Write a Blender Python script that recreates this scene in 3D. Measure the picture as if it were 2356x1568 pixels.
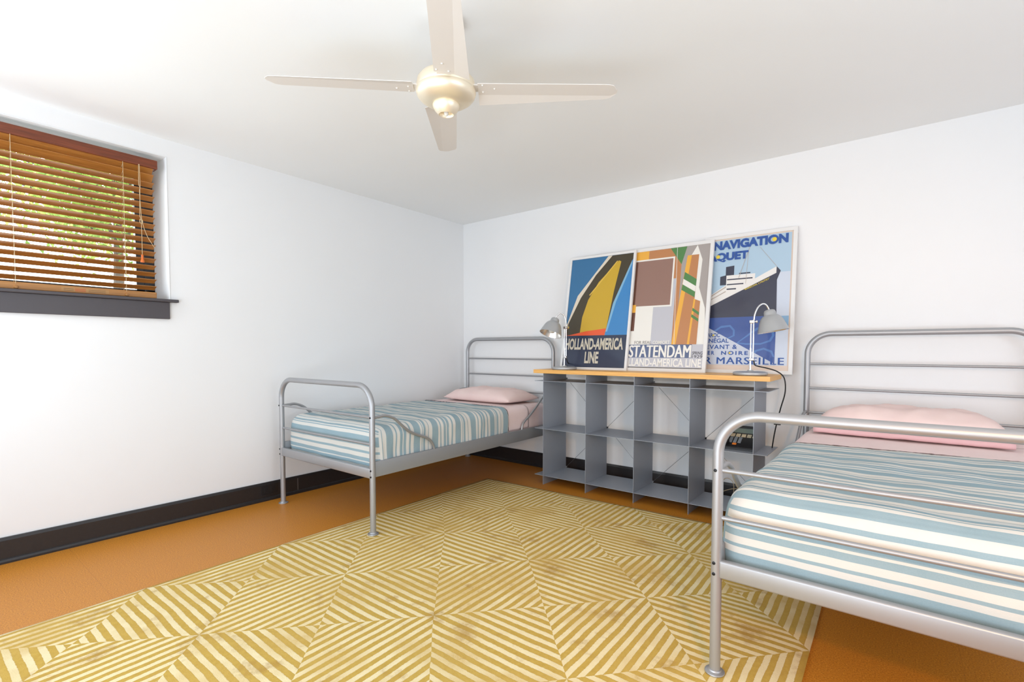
import bpy, bmesh, math, random
from mathutils import Vector, Matrix, noise

for o in list(bpy.data.objects):
    bpy.data.objects.remove(o, do_unlink=True)
scene = bpy.context.scene
C = scene.collection
PI = math.pi

# ------------------------------------------------------------------ camera
CAMPOS = Vector((3.4625, -3.6053, 1.06))
yaw, pit, rol = -0.66710, -0.04002, 0.000345
fw = Vector((math.sin(yaw)*math.cos(pit), math.cos(yaw)*math.cos(pit), math.sin(pit)))
rt = Vector((math.cos(yaw), -math.sin(yaw), 0))
up = rt.cross(fw)
r2 = rt*math.cos(rol)+up*math.sin(rol)
u2 = up*math.cos(rol)-rt*math.sin(rol)
cd = bpy.data.cameras.new('camera')
cam = bpy.data.objects.new('camera', cd)
C.objects.link(cam)
m = Matrix((r2, u2, -fw)).transposed().to_4x4()
m.translation = CAMPOS
cam.matrix_world = m
cd.sensor_fit = 'HORIZONTAL'
cd.sensor_width = 36.0
cd.lens = 1126.01/2356*36
cd.shift_y = 64.05/2356
cd.clip_start = 0.02
scene.camera = cam

# ------------------------------------------------------------------ view + world + lights
vs = scene.view_settings
vs.view_transform = 'Standard'
vs.look = 'None'
vs.gamma = 1.0
vs.exposure = 0.70
vs.use_curve_mapping = False

world = bpy.data.worlds.new('sky')
scene.world = world
world.use_nodes = True
wn = world.node_tree
bgn = wn.nodes['Background']
bgn.inputs[0].default_value = (0.88, 0.97, 1.0, 1)
bgn.inputs[1].default_value = 5.0


def area(name, loc, target, sx, sy, power, color, spread=PI):
    l = bpy.data.lights.new(name, 'AREA')
    l.shape = 'RECTANGLE'
    l.size = sx
    l.size_y = sy
    l.energy = power
    l.color = color
    l.spread = spread
    o = bpy.data.objects.new(name, l)
    C.objects.link(o)
    o.location = loc
    d = Vector(target)-Vector(loc)
    o.rotation_euler = d.to_track_quat('-Z', 'Y').to_euler()
    return o


# left window daylight carried out of frame, plus added fill from behind and right
COOL = (0.765, 0.885, 1.0)
area('rear_fill', (2.3, -4.42, 1.25), (2.3, 0, 1.35), 4.2, 2.0, 20, COOL)  # unseen area light added to fill the room; the front wall has no glazing
area('left_window_daylight', (0.06, -4.0, 1.4), (1.4, -0.8, 2.0), 0.7, 1.1, 12, COOL)
area('right_fill', (5.15, -2.0, 1.2), (0.4, -1.2, 2.3), 2.6, 1.2, 27, COOL)  # added fill from the right, no window in this wall
# fill added to brighten the far ceiling, and a warm bulb right of camera
area('ceiling_fill', (2.5, -4.25, 0.65), (1.5, -0.3, 2.35), 2.4, 0.8, 22, COOL)
wl = bpy.data.lights.new('warm_bulb', 'SPOT')
wl.energy = 34
wl.spot_size = math.radians(84)
wl.spot_blend = 0.7
wl.color = (0.90, 0.45, 0.14)
wl.shadow_soft_size = 0.05
wo = bpy.data.objects.new('warm_bulb', wl)
C.objects.link(wo)
wo.location = (3.95, -3.45, 1.40)
wo.rotation_euler = (Vector((2.85, -0.7, 0.45))-Vector((3.95, -3.45, 1.40))).to_track_quat('-Z', 'Y').to_euler()

# ------------------------------------------------------------------ helpers


def tag(o, label, cat, group=None, kind=None):
    o['label'] = label
    o['category'] = cat
    if group:
        o['group'] = group
    if kind:
        o['kind'] = kind
    return o


def thing(name, label, cat, loc=(0, 0, 0), rot=(0, 0, 0), group=None):
    o = bpy.data.objects.new(name, None)
    o.empty_display_size = 0.1
    C.objects.link(o)
    o.location = loc
    o.rotation_euler = rot
    return tag(o, label, cat, group)


def obj(name, bm, mats, parent=None, smooth=False, angle=None):
    me = bpy.data.meshes.new(name)
    bm.normal_update()
    bm.to_mesh(me)
    bm.free()
    if not isinstance(mats, (list, tuple)):
        mats = [mats]
    for mt in mats:
        me.materials.append(mt)
    if smooth:
        for p in me.polygons:
            p.use_smooth = True
        if angle:
            me.set_sharp_from_angle(angle=math.radians(angle))
    o = bpy.data.objects.new(name, me)
    C.objects.link(o)
    if parent:
        o.parent = parent
    return o


def struct(name, bm, mats, parent=None, **k):
    o = obj(name, bm, mats, parent, **k)
    o['kind'] = 'structure'
    return o


def children(o):
    return [c for c in bpy.data.objects if c.parent == o]


def copy_tree(o, parent=None):
    c = o.copy()
    C.objects.link(c)
    if parent:
        c.parent = parent
    for ch in children(o):
        copy_tree(ch, c)
    return c


def box(bm, x0, x1, y0, y1, z0, z1, bev=0.0, seg=2, mi=0):
    v = [bm.verts.new(p) for p in ((x0, y0, z0), (x1, y0, z0), (x1, y1, z0), (x0, y1, z0),
                                   (x0, y0, z1), (x1, y0, z1), (x1, y1, z1), (x0, y1, z1))]
    fs = [bm.faces.new([v[i] for i in q]) for q in ((0, 3, 2, 1), (4, 5, 6, 7), (0, 1, 5, 4), (1, 2, 6, 5), (2, 3, 7, 6), (3, 0, 4, 7))]
    for f in fs:
        f.material_index = mi
    if bev > 0:
        es = list({e for f in fs for e in f.edges})
        r = bmesh.ops.bevel(bm, geom=es, offset=bev, segments=seg, profile=0.5, affect='EDGES')
        for f in r['faces']:
            f.material_index = mi
    return bm


def BOX(*a, **k):
    return box(bmesh.new(), *a, **k)


def fillet(pts, rads, n=10):
    out = [Vector(pts[0])]
    for i in range(1, len(pts)-1):
        p = Vector(pts[i])
        a = (Vector(pts[i-1])-p).normalized()
        b = (Vector(pts[i+1])-p).normalized()
        r = rads[i] if isinstance(rads, (list, tuple)) else rads
        ang = a.angle(b)
        t = r/math.tan(ang/2)
        s, e = p+a*t, p+b*t
        cen = p+(a+b).normalized()*(r/math.sin(ang/2))
        v0, v1 = s-cen, e-cen
        tot = v0.angle(v1)
        for k in range(n+1):
            f = k/n
            out.append(cen+(v0*math.sin((1-f)*tot)+v1*math.sin(f*tot))/math.sin(tot))
    out.append(Vector(pts[-1]))
    return out


def catmull(pts, n=6):
    P = [Vector(p) for p in pts]
    P = [P[0]*2-P[1]]+P+[P[-1]*2-P[-2]]
    out = []
    for i in range(1, len(P)-2):
        for k in range(n):
            t = k/n
            out.append(0.5*((2*P[i])+(P[i+1]-P[i-1])*t+(2*P[i-1]-5*P[i]+4*P[i+1]-P[i+2])*t*t+(3*P[i]-P[i-1]-3*P[i+1]+P[i+2])*t**3))
    out.append(P[-2])
    return out


def tube(bm, pts, r, seg=16, cap=True, mi=0):
    P = [Vector(p) for p in pts]
    n = len(P)
    T = []
    for i in range(n):
        d = (P[min(i+1, n-1)]-P[max(i-1, 0)])
        T.append(d.normalized())
    ref = Vector((0, 0, 1)) if abs(T[0].z) < 0.9 else Vector((1, 0, 0))
    N = (ref-T[0]*ref.dot(T[0])).normalized()
    rings = []
    for i in range(n):
        if i:
            N = (N-T[i]*N.dot(T[i]))
            N.normalize()
        B = T[i].cross(N)
        rr = r[i] if isinstance(r, (list, tuple)) else r
        rings.append([bm.verts.new(P[i]+(N*math.cos(2*PI*k/seg)+B*math.sin(2*PI*k/seg))*rr) for k in range(seg)])
    for i in range(n-1):
        for k in range(seg):
            f = bm.faces.new((rings[i][k], rings[i][(k+1) % seg], rings[i+1][(k+1) % seg], rings[i+1][k]))
            f.material_index = mi
    if cap:
        bm.faces.new(list(reversed(rings[0]))).material_index = mi
        bm.faces.new(rings[-1]).material_index = mi
    return bm


def TUBE(*a, **k):
    return tube(bmesh.new(), *a, **k)


def lathe(bm, prof, seg=32, M=None, mi=0, close=False):
    """prof: list of (r,z)"""
    rings = []
    for r, z in prof:
        if r < 1e-6:
            rings.append([bm.verts.new((0, 0, z))])
        else:
            rings.append([bm.verts.new((r*math.cos(2*PI*k/seg), r*math.sin(2*PI*k/seg), z)) for k in range(seg)])
    for a, b in zip(rings, rings[1:]):
        for k in range(seg):
            k2 = (k+1) % seg
            if len(a) == 1 and len(b) == 1:
                continue
            if len(a) == 1:
                f = bm.faces.new((a[0], b[k2], b[k]))
            elif len(b) == 1:
                f = bm.faces.new((a[k], a[k2], b[0]))
            else:
                f = bm.faces.new((a[k], a[k2], b[k2], b[k]))
            f.material_index = mi
    if M is not None:
        bmesh.ops.transform(bm, matrix=M, verts=[v for rg in rings for v in rg])
    return bm


def LATHE(*a, **k):
    return lathe(bmesh.new(), *a, **k)


def poly(bm, pts, mi=0):
    f = bm.faces.new([bm.verts.new(p) for p in pts])
    f.material_index = mi
    return f


# ------------------------------------------------------------------ materials
MATS = {}


def mat(name, color, rough=0.5, metal=0.0, spec=0.5, coat=0.0):
    if name in MATS:
        return MATS[name]
    mt = bpy.data.materials.new(name)
    mt.use_nodes = True
    b = mt.node_tree.nodes['Principled BSDF']
    b.inputs['Base Color'].default_value = (*color, 1)
    b.inputs['Roughness'].default_value = rough
    b.inputs['Metallic'].default_value = metal
    b.inputs['Specular IOR Level'].default_value = spec
    b.inputs['Coat Weight'].default_value = coat
    b.inputs['Coat Roughness'].default_value = 0.08
    MATS[name] = mt
    return mt


def srgb(r, g, b):
    f = lambda c: (c/255/12.92) if c/255 <= 0.04045 else ((c/255+0.055)/1.055)**2.4
    return (f(r), f(g), f(b))


class NT:
    def __init__(s, mt):
        s.t = mt.node_tree
        s.b = s.t.nodes['Principled BSDF']

    def n(s, typ, **k):
        nd = s.t.nodes.new(typ)
        for a, v in k.items():
            setattr(nd, a, v)
        return nd

    def link(s, a, b):
        s.t.links.new(a, b)

    def math(s, op, a, b=None, c=None):
        nd = s.n('ShaderNodeMath', operation=op)
        for i, v in enumerate((a, b, c)):
            if v is None:
                continue
            if isinstance(v, (int, float)):
                nd.inputs[i].default_value = v
            else:
                s.link(v, nd.inputs[i])
        return nd.outputs[0]

    def noise(s, scale, detail=3, rough=0.5, vec=None):
        nd = s.n('ShaderNodeTexNoise')
        nd.inputs['Scale'].default_value = scale
        nd.inputs['Detail'].default_value = detail
        nd.inputs['Roughness'].default_value = rough
        if vec is not None:
            s.link(vec, nd.inputs['Vector'])
        return nd.outputs['Fac']

    def mix(s, fac, a, b):
        nd = s.n('ShaderNodeMix', data_type='RGBA')
        for i, v in ((0, fac), (6, a), (7, b)):
            if isinstance(v, (int, float)):
                nd.inputs[i].default_value = v
            elif isinstance(v, tuple):
                nd.inputs[i].default_value = (*v, 1)
            else:
                s.link(v, nd.inputs[i])
        return nd.outputs[2]

    def ramp(s, fac, stops, interp='LINEAR'):
        nd = s.n('ShaderNodeValToRGB')
        cr = nd.color_ramp
        cr.interpolation = interp
        while len(cr.elements) < len(stops):
            cr.elements.new(0.5)
        for e, (p, c) in zip(cr.elements, stops):
            e.position = p
            e.color = (*c, 1)
        s.link(fac, nd.inputs[0])
        return nd.outputs[0]

    def bump(s, h, strength=0.2, dist=0.002):
        nd = s.n('ShaderNodeBump')
        nd.inputs['Strength'].default_value = strength
        nd.inputs['Distance'].default_value = dist
        s.link(h, nd.inputs['Height'])
        s.link(nd.outputs[0], s.b.inputs['Normal'])

    def objco(s):
        return s.n('ShaderNodeTexCoord').outputs['Object']

    def color(s, c):
        s.link(c, s.b.inputs['Base Color'])


def plaster(name, col):
    mt = mat(name, col, 0.72, spec=0.25)
    t = NT(mt)
    co = t.objco()
    nz = t.noise(2.2, 2, 0.5, co)
    t.color(t.mix(nz, tuple(c*0.985 for c in col), tuple(min(1, c*1.01) for c in col)))
    t.bump(t.noise(220, 2, 0.5, co), 0.05, 0.001)
    return mt


M_WALL = plaster('white_wall_paint', (0.885, 0.88, 0.88))
M_CEIL = plaster('white_ceiling_paint', (0.93, 0.93, 0.92))
M_REVEAL = plaster('white_trim_paint', (0.84, 0.84, 0.84))
M_STEEL = mat('silver_paint', (0.41, 0.415, 0.43), 0.42, 0.6)
M_STEELD = mat('silver_bar', (0.38, 0.385, 0.40), 0.42, 0.6)
M_RAILM = mat('grey_rail_paint', (0.30, 0.31, 0.325), 0.5, 0.3)
M_BOLT = mat('black_bolt', (0.015, 0.015, 0.017), 0.35, 0.4)
M_CONS = mat('blue_grey_sheet_metal', srgb(156, 162, 172), 0.42, 0.15)
M_CHROME = mat('chrome', (0.80, 0.80, 0.82), 0.12, 1.0)
M_SHADE = mat('grey_lamp_enamel', (0.45, 0.46, 0.47), 0.38, 0.35)
M_SHADEIN = mat('aluminium_reflector', (0.75, 0.73, 0.70), 0.25, 0.9)
M_BLACK = mat('black_plastic', (0.012, 0.012, 0.014), 0.35)
M_RUBBER = mat('black_rubber', (0.010, 0.010, 0.011), 0.5)
M_FANW = mat('fan_white_enamel', (0.78, 0.75, 0.70), 0.35)
M_FANH = mat('fan_warm_bounce_metal', (0.94, 0.84, 0.66), 0.40, 0.6)  # gold tint imitates the floor's warm bounce on white enamel
M_FANB = mat('fan_blade_enamel', (0.80, 0.755, 0.71), 0.42)
M_WHITEFRAME = mat('white_picture_frame', (0.82, 0.81, 0.80), 0.4)
M_CORD = mat('beige_cord', srgb(205, 180, 140), 0.7)
M_WIRE = mat('steel_wire', (0.22, 0.22, 0.23), 0.35, 0.8)
M_GLASS = None


def m_baseboard():
    mt = mat('black_baseboard_paint', (0.018, 0.0165, 0.0175), 0.32)
    t = NT(mt)
    nz = t.noise(60, 4, 0.7, t.objco())
    t.color(t.ramp(nz, [(0.0, (0.015, 0.014, 0.015)), (0.66, (0.022, 0.020, 0.021)), (0.8, (0.07, 0.065, 0.062))]))
    return mt


M_BASE = m_baseboard()
M_SILL = mat('charcoal_trim_paint', (0.065, 0.056, 0.062), 0.38)
M_SASH = mat('black_sash_paint', (0.022, 0.021, 0.023), 0.35)


def m_cork():
    mt = mat('cork_floor', srgb(200, 132, 62), 0.40)
    t = NT(mt)
    co = t.objco()
    n1 = t.noise(210, 5, 0.72, co)
    n2 = t.noise(5, 3, 0.5, co)
    n3 = t.noise(420, 2, 0.5, co)
    c = t.ramp(n1, [(0.34, srgb(128, 70, 12)), (0.46, srgb(192, 118, 26)), (0.56, srgb(212, 140, 40)), (0.68, srgb(238, 180, 82))])
    c = t.mix(t.math('MULTIPLY', n3, 0.35), c, srgb(186, 120, 44))
    c = t.mix(t.math('MULTIPLY', n2, 0.3), c, srgb(196, 126, 44))
    # tile seams
    sep = t.n('ShaderNodeSeparateXYZ')
    t.link(co, sep.inputs[0])
    fx = t.math('ABSOLUTE', t.math('SUBTRACT', t.math('FRACT', t.math('DIVIDE', sep.outputs[0], 0.61)), 0.5))
    fy = t.math('ABSOLUTE', t.math('SUBTRACT', t.math('FRACT', t.math('DIVIDE', sep.outputs[1], 0.61)), 0.5))
    seam = t.math('GREATER_THAN', t.math('MAXIMUM', fx, fy), 0.4985)
    c = t.mix(t.math('MULTIPLY', seam, 0.35), c, srgb(150, 88, 36))
    t.color(c)
    t.link(t.math('ADD', t.math('MULTIPLY', n1, 0.15), 0.36), t.b.inputs['Roughness'])
    t.bump(n1, 0.08, 0.001)
    return mt


M_CORK = m_cork()


def m_rug():
    mt = mat('rug_wool', (0.6, 0.45, 0.2), 0.95, spec=0.1)
    t = NT(mt)
    uv = t.n('ShaderNodeUVMap').outputs[0]
    nd = t.n('ShaderNodeTexNoise')
    nd.inputs['Scale'].default_value = 60
    nd.inputs['Detail'].default_value = 3
    t.link(uv, nd.inputs['Vector'])
    nd2 = t.n('ShaderNodeTexNoise')
    nd2.inputs['Scale'].default_value = 4.0
    nd2.inputs['Detail'].default_value = 2
    t.link(uv, nd2.inputs['Vector'])
    vm = t.n('ShaderNodeVectorMath', operation='MULTIPLY_ADD')
    t.link(nd.outputs['Color'], vm.inputs[0])
    vm.inputs[1].default_value = (0.008, 0.008, 0)
    t.link(uv, vm.inputs[2])
    vm2 = t.n('ShaderNodeVectorMath', operation='MULTIPLY_ADD')
    t.link(nd2.outputs['Color'], vm2.inputs[0])
    vm2.inputs[1].default_value = (0.018, 0.018, 0)
    t.link(vm.outputs[0], vm2.inputs[2])
    off = t.n('ShaderNodeVectorMath', operation='ADD')
    t.link(vm2.outputs[0], off.inputs[0])
    off.inputs[1].default_value = (-0.013, -0.013, 0)
    sep = t.n('ShaderNodeSeparateXYZ')
    t.link(off.outputs[0], sep.inputs[0])
    U, V = sep.outputs[0], sep.outputs[1]
    ci, cj = t.math('FLOOR', U), t.math('FLOOR', V)
    ax = t.math('ABSOLUTE', t.math('SUBTRACT', t.math('FRACT', U), 0.5))
    ay = t.math('ABSOLUTE', t.math('SUBTRACT', t.math('FRACT', V), 0.5))
    ew = t.math('GREATER_THAN', ax, ay)
    d = t.math('MULTIPLY', t.math('MAXIMUM', ax, ay), 30.0)
    band = t.math('FLOOR', d)
    par = t.math('FLOORED_MODULO', t.math('ADD', t.math('ADD', band, ew), t.math('ADD', ci, cj)), 2.0)
    stain = t.noise(3.2, 4, 0.65, uv)
    fine = t.noise(160, 3, 0.7, uv)
    mid = t.noise(30, 4, 0.7, uv)
    cream = t.mix(mid, srgb(236, 214, 162), srgb(252, 238, 198))
    gold = t.mix(mid, srgb(184, 146, 62), srgb(218, 182, 90))
    c = t.mix(par, gold, cream)
    # broad patches where the cream has yellowed to gold
    big = t.ramp(t.noise(1.7, 3, 0.6, uv), [(0.47, (0, 0, 0)), (0.66, (1, 1, 1))])
    c = t.mix(t.math('MULTIPLY', big, t.math('ADD', t.math('MULTIPLY', mid, 0.9), 0.12)), c, srgb(208, 170, 90))
    # worn blotches where the pile has gone brown
    w = t.ramp(t.math('MULTIPLY', stain, t.math('ADD', t.math('MULTIPLY', mid, 0.5), 0.75)), [(0.56, (0, 0, 0)), (0.70, (1, 1, 1))])
    c = t.mix(t.math('MULTIPLY', w, 0.62), c, srgb(176, 134, 66))
    c = t.mix(t.math('MULTIPLY', fine, 0.22), c, srgb(190, 160, 104))
    # thin groove along the stripe edges
    fr = t.math('ABSOLUTE', t.math('SUBTRACT', t.math('FRACT', d), 0.5))
    edge = t.math('GREATER_THAN', fr, 0.455)
    c = t.mix(t.math('MULTIPLY', edge, t.math('MULTIPLY', mid, 0.28)), c, srgb(150, 112, 52))
    t.color(c)
    h = t.math('ADD', t.math('MULTIPLY', par, 0.35), t.math('ADD', t.math('MULTIPLY', fine, 0.7), t.math('MULTIPLY', edge, -0.7)))
    t.bump(h, 0.55, 0.004)
    return mt


M_RUG = m_rug()
M_RUGEDGE = mat('rug_binding', srgb(214, 190, 140), 0.95, spec=0.1)

SEQ = [('B', .052), ('W', .028), ('B', .006), ('W', .024), ('B', .018), ('W', .007), ('B', .006), ('W', .015),
       ('B', .052), ('W', .024), ('B', .012), ('W', .024), ('B', .019), ('W', .008), ('B', .019), ('W', .022), ('B', .010), ('W', .019)]
PER = sum(a for _, a in SEQ)


def m_stripe(name, phase):
    mt = mat(name, (0.5, 0.5, 0.5), 0.9, spec=0.15)
    t = NT(mt)
    uv = t.n('ShaderNodeUVMap').outputs[0]
    sep = t.n('ShaderNodeSeparateXYZ')
    t.link(uv, sep.inputs[0])
    wob = t.math('MULTIPLY', t.math('SUBTRACT', t.noise(3.0, 2, 0.5, uv), 0.5), 0.012)
    s = t.math('ADD', t.math('ADD', sep.outputs[0], phase), wob)
    fr = t.math('FRACT', t.math('DIVIDE', s, PER))
    blue, white = srgb(128, 157, 168), srgb(220, 215, 206)
    stops, acc = [], 0.0
    for k, wdt in SEQ:
        stops.append((acc/PER, blue if k == 'B' else white))
        acc += wdt
    c = t.ramp(fr, stops, 'CONSTANT')
    wv = t.noise(210, 4, 0.8, uv)
    big = t.noise(7, 3, 0.6, uv)
    c = t.mix(t.math('MULTIPLY', wv, 0.36), c, srgb(188, 202, 206))
    c = t.mix(t.math('MULTIPLY', big, 0.14), c, srgb(226, 224, 220))
    t.color(c)
    t.bump(wv, 0.35, 0.0015)
    return mt


M_BLANKL = m_stripe('striped_cotton', 0.04)
M_BLANKR = m_stripe('striped_cotton_shifted', 0.116)


def m_fabric(name, a, b):
    mt = mat(name, a, 0.9, spec=0.15)
    t = NT(mt)
    co = t.objco()
    t.color(t.mix(t.noise(9, 4, 0.6, co), a, b))
    t.bump(t.noise(380, 2, 0.6, co), 0.25, 0.001)
    return mt


M_PINK = m_fabric('pink_cotton', srgb(236, 212, 210), srgb(242, 222, 219))
M_PINKD = m_fabric('pink_pillow_cotton', srgb(236, 206, 202), srgb(244, 221, 214))


def m_wood(name, a, b, rough, scale=(1, 18, 18)):
    mt = mat(name, a, rough)
    t = NT(mt)
    mp = t.n('ShaderNodeMapping')
    mp.inputs['Scale'].default_value = scale
    t.link(t.objco(), mp.inputs[0])
    n = t.noise(6, 5, 0.6, mp.outputs[0])
    t.color(t.ramp(n, [(0.3, a), (0.7, b)]))
    return mt


M_MAPLE = m_wood('maple_board', srgb(232, 168, 84), srgb(244, 192, 112), 0.38)
M_VALANCE = m_wood('red_brown_wood', srgb(96, 44, 22), srgb(132, 64, 34), 0.35, (18, 1, 18))
M_RAILW = m_wood('tan_wood', srgb(168, 112, 56), srgb(192, 136, 76), 0.42, (18, 1, 18))


def m_slat():
    mt = m_wood('blind_slat_wood', srgb(158, 100, 40), srgb(186, 124, 58), 0.4, (18, 1, 18))
    return mt


M_SLAT = m_slat()


def m_leaf(name, c1, c2):
    mt = bpy.data.materials.new(name)
    mt.use_nodes = True
    t = mt.node_tree
    for n in list(t.nodes):
        t.nodes.remove(n)
    out = t.nodes.new('ShaderNodeOutputMaterial')
    d = t.nodes.new('ShaderNodeBsdfDiffuse')
    tr = t.nodes.new('ShaderNodeBsdfTranslucent')
    mx = t.nodes.new('ShaderNodeMixShader')
    mx.inputs[0].default_value = 0.55
    nz = t.nodes.new('ShaderNodeTexNoise')
    nz.inputs['Scale'].default_value = 3.0
    tc = t.nodes.new('ShaderNodeTexCoord')
    t.links.new(tc.outputs['Object'], nz.inputs['Vector'])
    r = t.nodes.new('ShaderNodeValToRGB')
    r.color_ramp.elements[0].position = 0.35
    r.color_ramp.elements[1].position = 0.65
    r.color_ramp.elements[0].color = (*c1, 1)
    r.color_ramp.elements[1].color = (*c2, 1)
    t.links.new(nz.outputs['Fac'], r.inputs[0])
    t.links.new(r.outputs[0], d.inputs[0])
    t.links.new(r.outputs[0], tr.inputs[0])
    t.links.new(d.outputs[0], mx.inputs[1])
    t.links.new(tr.outputs[0], mx.inputs[2])
    t.links.new(mx.outputs[0], out.inputs[0])
    return mt


M_LEAF = m_leaf('green_leaf', (0.09, 0.17, 0.03), (0.42, 0.52, 0.14))
M_BARK = mat('bark', (0.06, 0.045, 0.035), 0.9)
M_GROUND = mat('pale_gravel', (0.55, 0.55, 0.52), 0.9)

# ------------------------------------------------------------------ room shell
HC = 2.3074
XR, YF = 5.2, -4.5
WD = 0.30            # wall depth at the left window
WY0, WY1, WZ0, WZ1 = -3.95, -2.55, 1.358, 2.205

struct('floor', BOX(-0.02, XR, YF, 0.02, -0.05, 0.0), M_CORK)
struct('ceiling', BOX(-0.02, XR, YF, 0.02, HC, HC+0.06), M_CEIL)
struct('wall_back', BOX(-0.05, XR, 0.0, 0.08, -0.05, HC+0.05), M_WALL)
struct('wall_right', BOX(XR, XR+0.08, YF, 0.08, -0.05, HC+0.05), M_WALL)
struct('wall_front', BOX(-0.05, XR, YF-0.08, YF, -0.05, HC+0.05), M_WALL)
bm = bmesh.new()
box(bm, -WD, 0, WY1, 0.05, -0.05, HC+0.05)
box(bm, -WD, 0, YF, WY0, -0.05, HC+0.05)
box(bm, -WD, 0, WY0, WY1, -0.05, WZ0-0.02)
box(bm, -WD, 0, WY0, WY1, WZ1, HC+0.05)
struct('wall_left', bm, M_WALL)

# baseboards: board, bevelled cap, quarter-round shoe
BP = [(0, 0), (0.026, 0), (0.026, 0.010), (0.022, 0.020), (0.016, 0.024), (0.0155, 0.024), (0.0155, 0.113), (0.010, 0.128), (0, 0.128)]


def baseboard(name, pts3):
    bm = bmesh.new()
    a = [bm.verts.new(p) for p in pts3[0]]
    b = [bm.verts.new(p) for p in pts3[1]]
    n = len(a)
    for i in range(n):
        bm.faces.new((a[i], a[(i+1) % n], b[(i+1) % n], b[i]))
    bm.faces.new(a[::-1])
    bm.faces.new(b)
    bmesh.ops.recalc_face_normals(bm, faces=bm.faces)
    return struct(name, bm, M_BASE)


baseboard('baseboard_left', ([(d, YF, z) for d, z in BP], [(d, 0, z) for d, z in BP]))
baseboard('baseboard_back', ([(0.0, -d, z) for d, z in BP], [(XR, -d, z) for d, z in BP]))
baseboard('baseboard_right', ([(XR-d, YF, z) for d, z in BP], [(XR-d, 0, z) for d, z in BP]))
bm = BOX(0.0154, 0.0162, -1.7795, -1.7765, 0.026, 0.112)
struct('trim_1', bm, mat('worn_joint', (0.22, 0.19, 0.17), 0.7))['label'] = 'pale worn joint in the black baseboard'

# window: reveal lip, sash, pane, sill and apron
win = bpy.data.objects.new('window_1', None)
C.objects.link(win)
win['kind'] = 'structure'
win.location = (0, 0, 0)
bm = bmesh.new()
for z0, z1 in ((WZ0-0.02, WZ0+0.07), (WZ1-0.07, WZ1)):
    box(bm, -WD, -WD+0.04, WY0, WY1, z0, z1)
box(bm, -WD, -WD+0.04, WY1-0.095, WY1, WZ0+0.05, WZ1-0.05)
box(bm, -WD, -WD+0.04, WY0, WY0+0.095, WZ0+0.05, WZ1-0.05)
box(bm, -WD-0.01, -WD+0.045, WY1-0.055, WY1-0.045, WZ0+0.05, WZ1-0.05)
obj('window_sash', bm, M_SASH, win)
gm = bpy.data.materials.new('window_glass')
gm.use_nodes = True
gt = gm.node_tree
for n in list(gt.nodes):
    gt.nodes.remove(n)
go = gt.nodes.new('ShaderNodeOutputMaterial')
g1 = gt.nodes.new('ShaderNodeBsdfTransparent')
g2 = gt.nodes.new('ShaderNodeBsdfGlossy')
g2.inputs['Roughness'].default_value = 0.02
gf = gt.nodes.new('ShaderNodeFresnel')
gx = gt.nodes.new('ShaderNodeMixShader')
gt.links.new(gf.outputs[0], gx.inputs[0])
gt.links.new(g1.outputs[0], gx.inputs[1])
gt.links.new(g2.outputs[0], gx.inputs[2])
gt.links.new(gx.outputs[0], go.inputs[0])
obj('window_pane', BOX(-WD+0.018, -WD+0.022, WY0+0.09, WY1-0.09, WZ0+0.06, WZ1-0.06), gm, win)
bm = bmesh.new()
tube(bm, [(0.0015, WY1, WZ0), (0.0015, WY1, WZ1), (0.0015, WY0, WZ1)], 0.003, 6)
obj('reveal_bead', bm, M_REVEAL, win)
bm = bmesh.new()
box(bm, -WD, 0.034, WY0-0.04, -2.512, WZ0-0.018, WZ0, 0.004)
struct('trim_2', bm, M_SILL)['label'] = 'charcoal window sill board'
struct('trim_3', BOX(0.0, 0.018, WY0-0.04, -2.556, WZ0-0.118, WZ0-0.018, 0.002), M_SILL)['label'] = 'charcoal apron board under the window sill'

# ------------------------------------------------------------------ blind
blind = thing('window_blind', 'brown wooden venetian blind with red-brown valance in the window', 'blind', (-0.05, -3.2, WZ0))
BY0, BY1 = -3.88, -2.606
lx, ly, lz = 0.05, 3.2, -WZ0     # world -> local


def L(x, y, z):
    return (x+lx, y+ly, z+lz)


bm = bmesh.new()
box(bm, *[v for v in (0.010, 0.028)], BY0-0.02+ly, -2.588+ly, 2.126+lz, 2.176+lz, 0.003)
box(bm, -0.035, 0.011, -2.600+ly, -2.588+ly, 2.126+lz, 2.176+lz, 0.002)
obj('valance', bm, M_VALANCE, blind)
obj('head_rail', BOX(-0.032, 0.008, BY0+ly, BY1+ly, 2.128+lz, 2.172+lz, 0.002), M_SASH, blind)
obj('bottom_rail', BOX(-0.026, 0.026, BY0+ly, BY1-0.002+ly, 0.004, 0.040, 0.004), M_RAILW, blind)
NS = 18
zt0, zb0 = 2.112, 1.424
slat_me = None
for i in range(NS):
    z = zt0+(zb0-zt0)*i/(NS-1)
    til = math.radians(20 if i > 1 else 42)
    if slat_me is None or i == 2:
        bm = bmesh.new()
        n = 6
        w = 0.050
        prof = []
        for k in range(n+1):
            t = (k/n-0.5)
            xx, zz = t*w, 0.0035*(1-4*t*t)
            prof.append((xx*math.cos(til)-zz*math.sin(til), xx*math.sin(til)+zz*math.cos(til)))
        th = 0.0013
        loop = [(x, z_+th) for x, z_ in prof]+[(x, z_-th) for x, z_ in reversed(prof)]
        a = [bm.verts.new((x, BY0+ly, z_)) for x, z_ in loop]
        b = [bm.verts.new((x, BY1+ly, z_)) for x, z_ in loop]
        for k in range(len(a)):
            bm.faces.new((a[k], a[(k+1) % len(a)], b[(k+1) % len(a)], b[k]))
        bm.faces.new(a)
        bm.faces.new(b[::-1])
        bmesh.ops.recalc_face_normals(bm, faces=bm.faces)
        o = obj('slat', bm, M_SLAT, blind)
        slat_me = o.data
    else:
        o = bpy.data.objects.new('slat', slat_me)
        C.objects.link(o)
        o.parent = blind
    o.location = (0, 0, z+lz)
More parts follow.
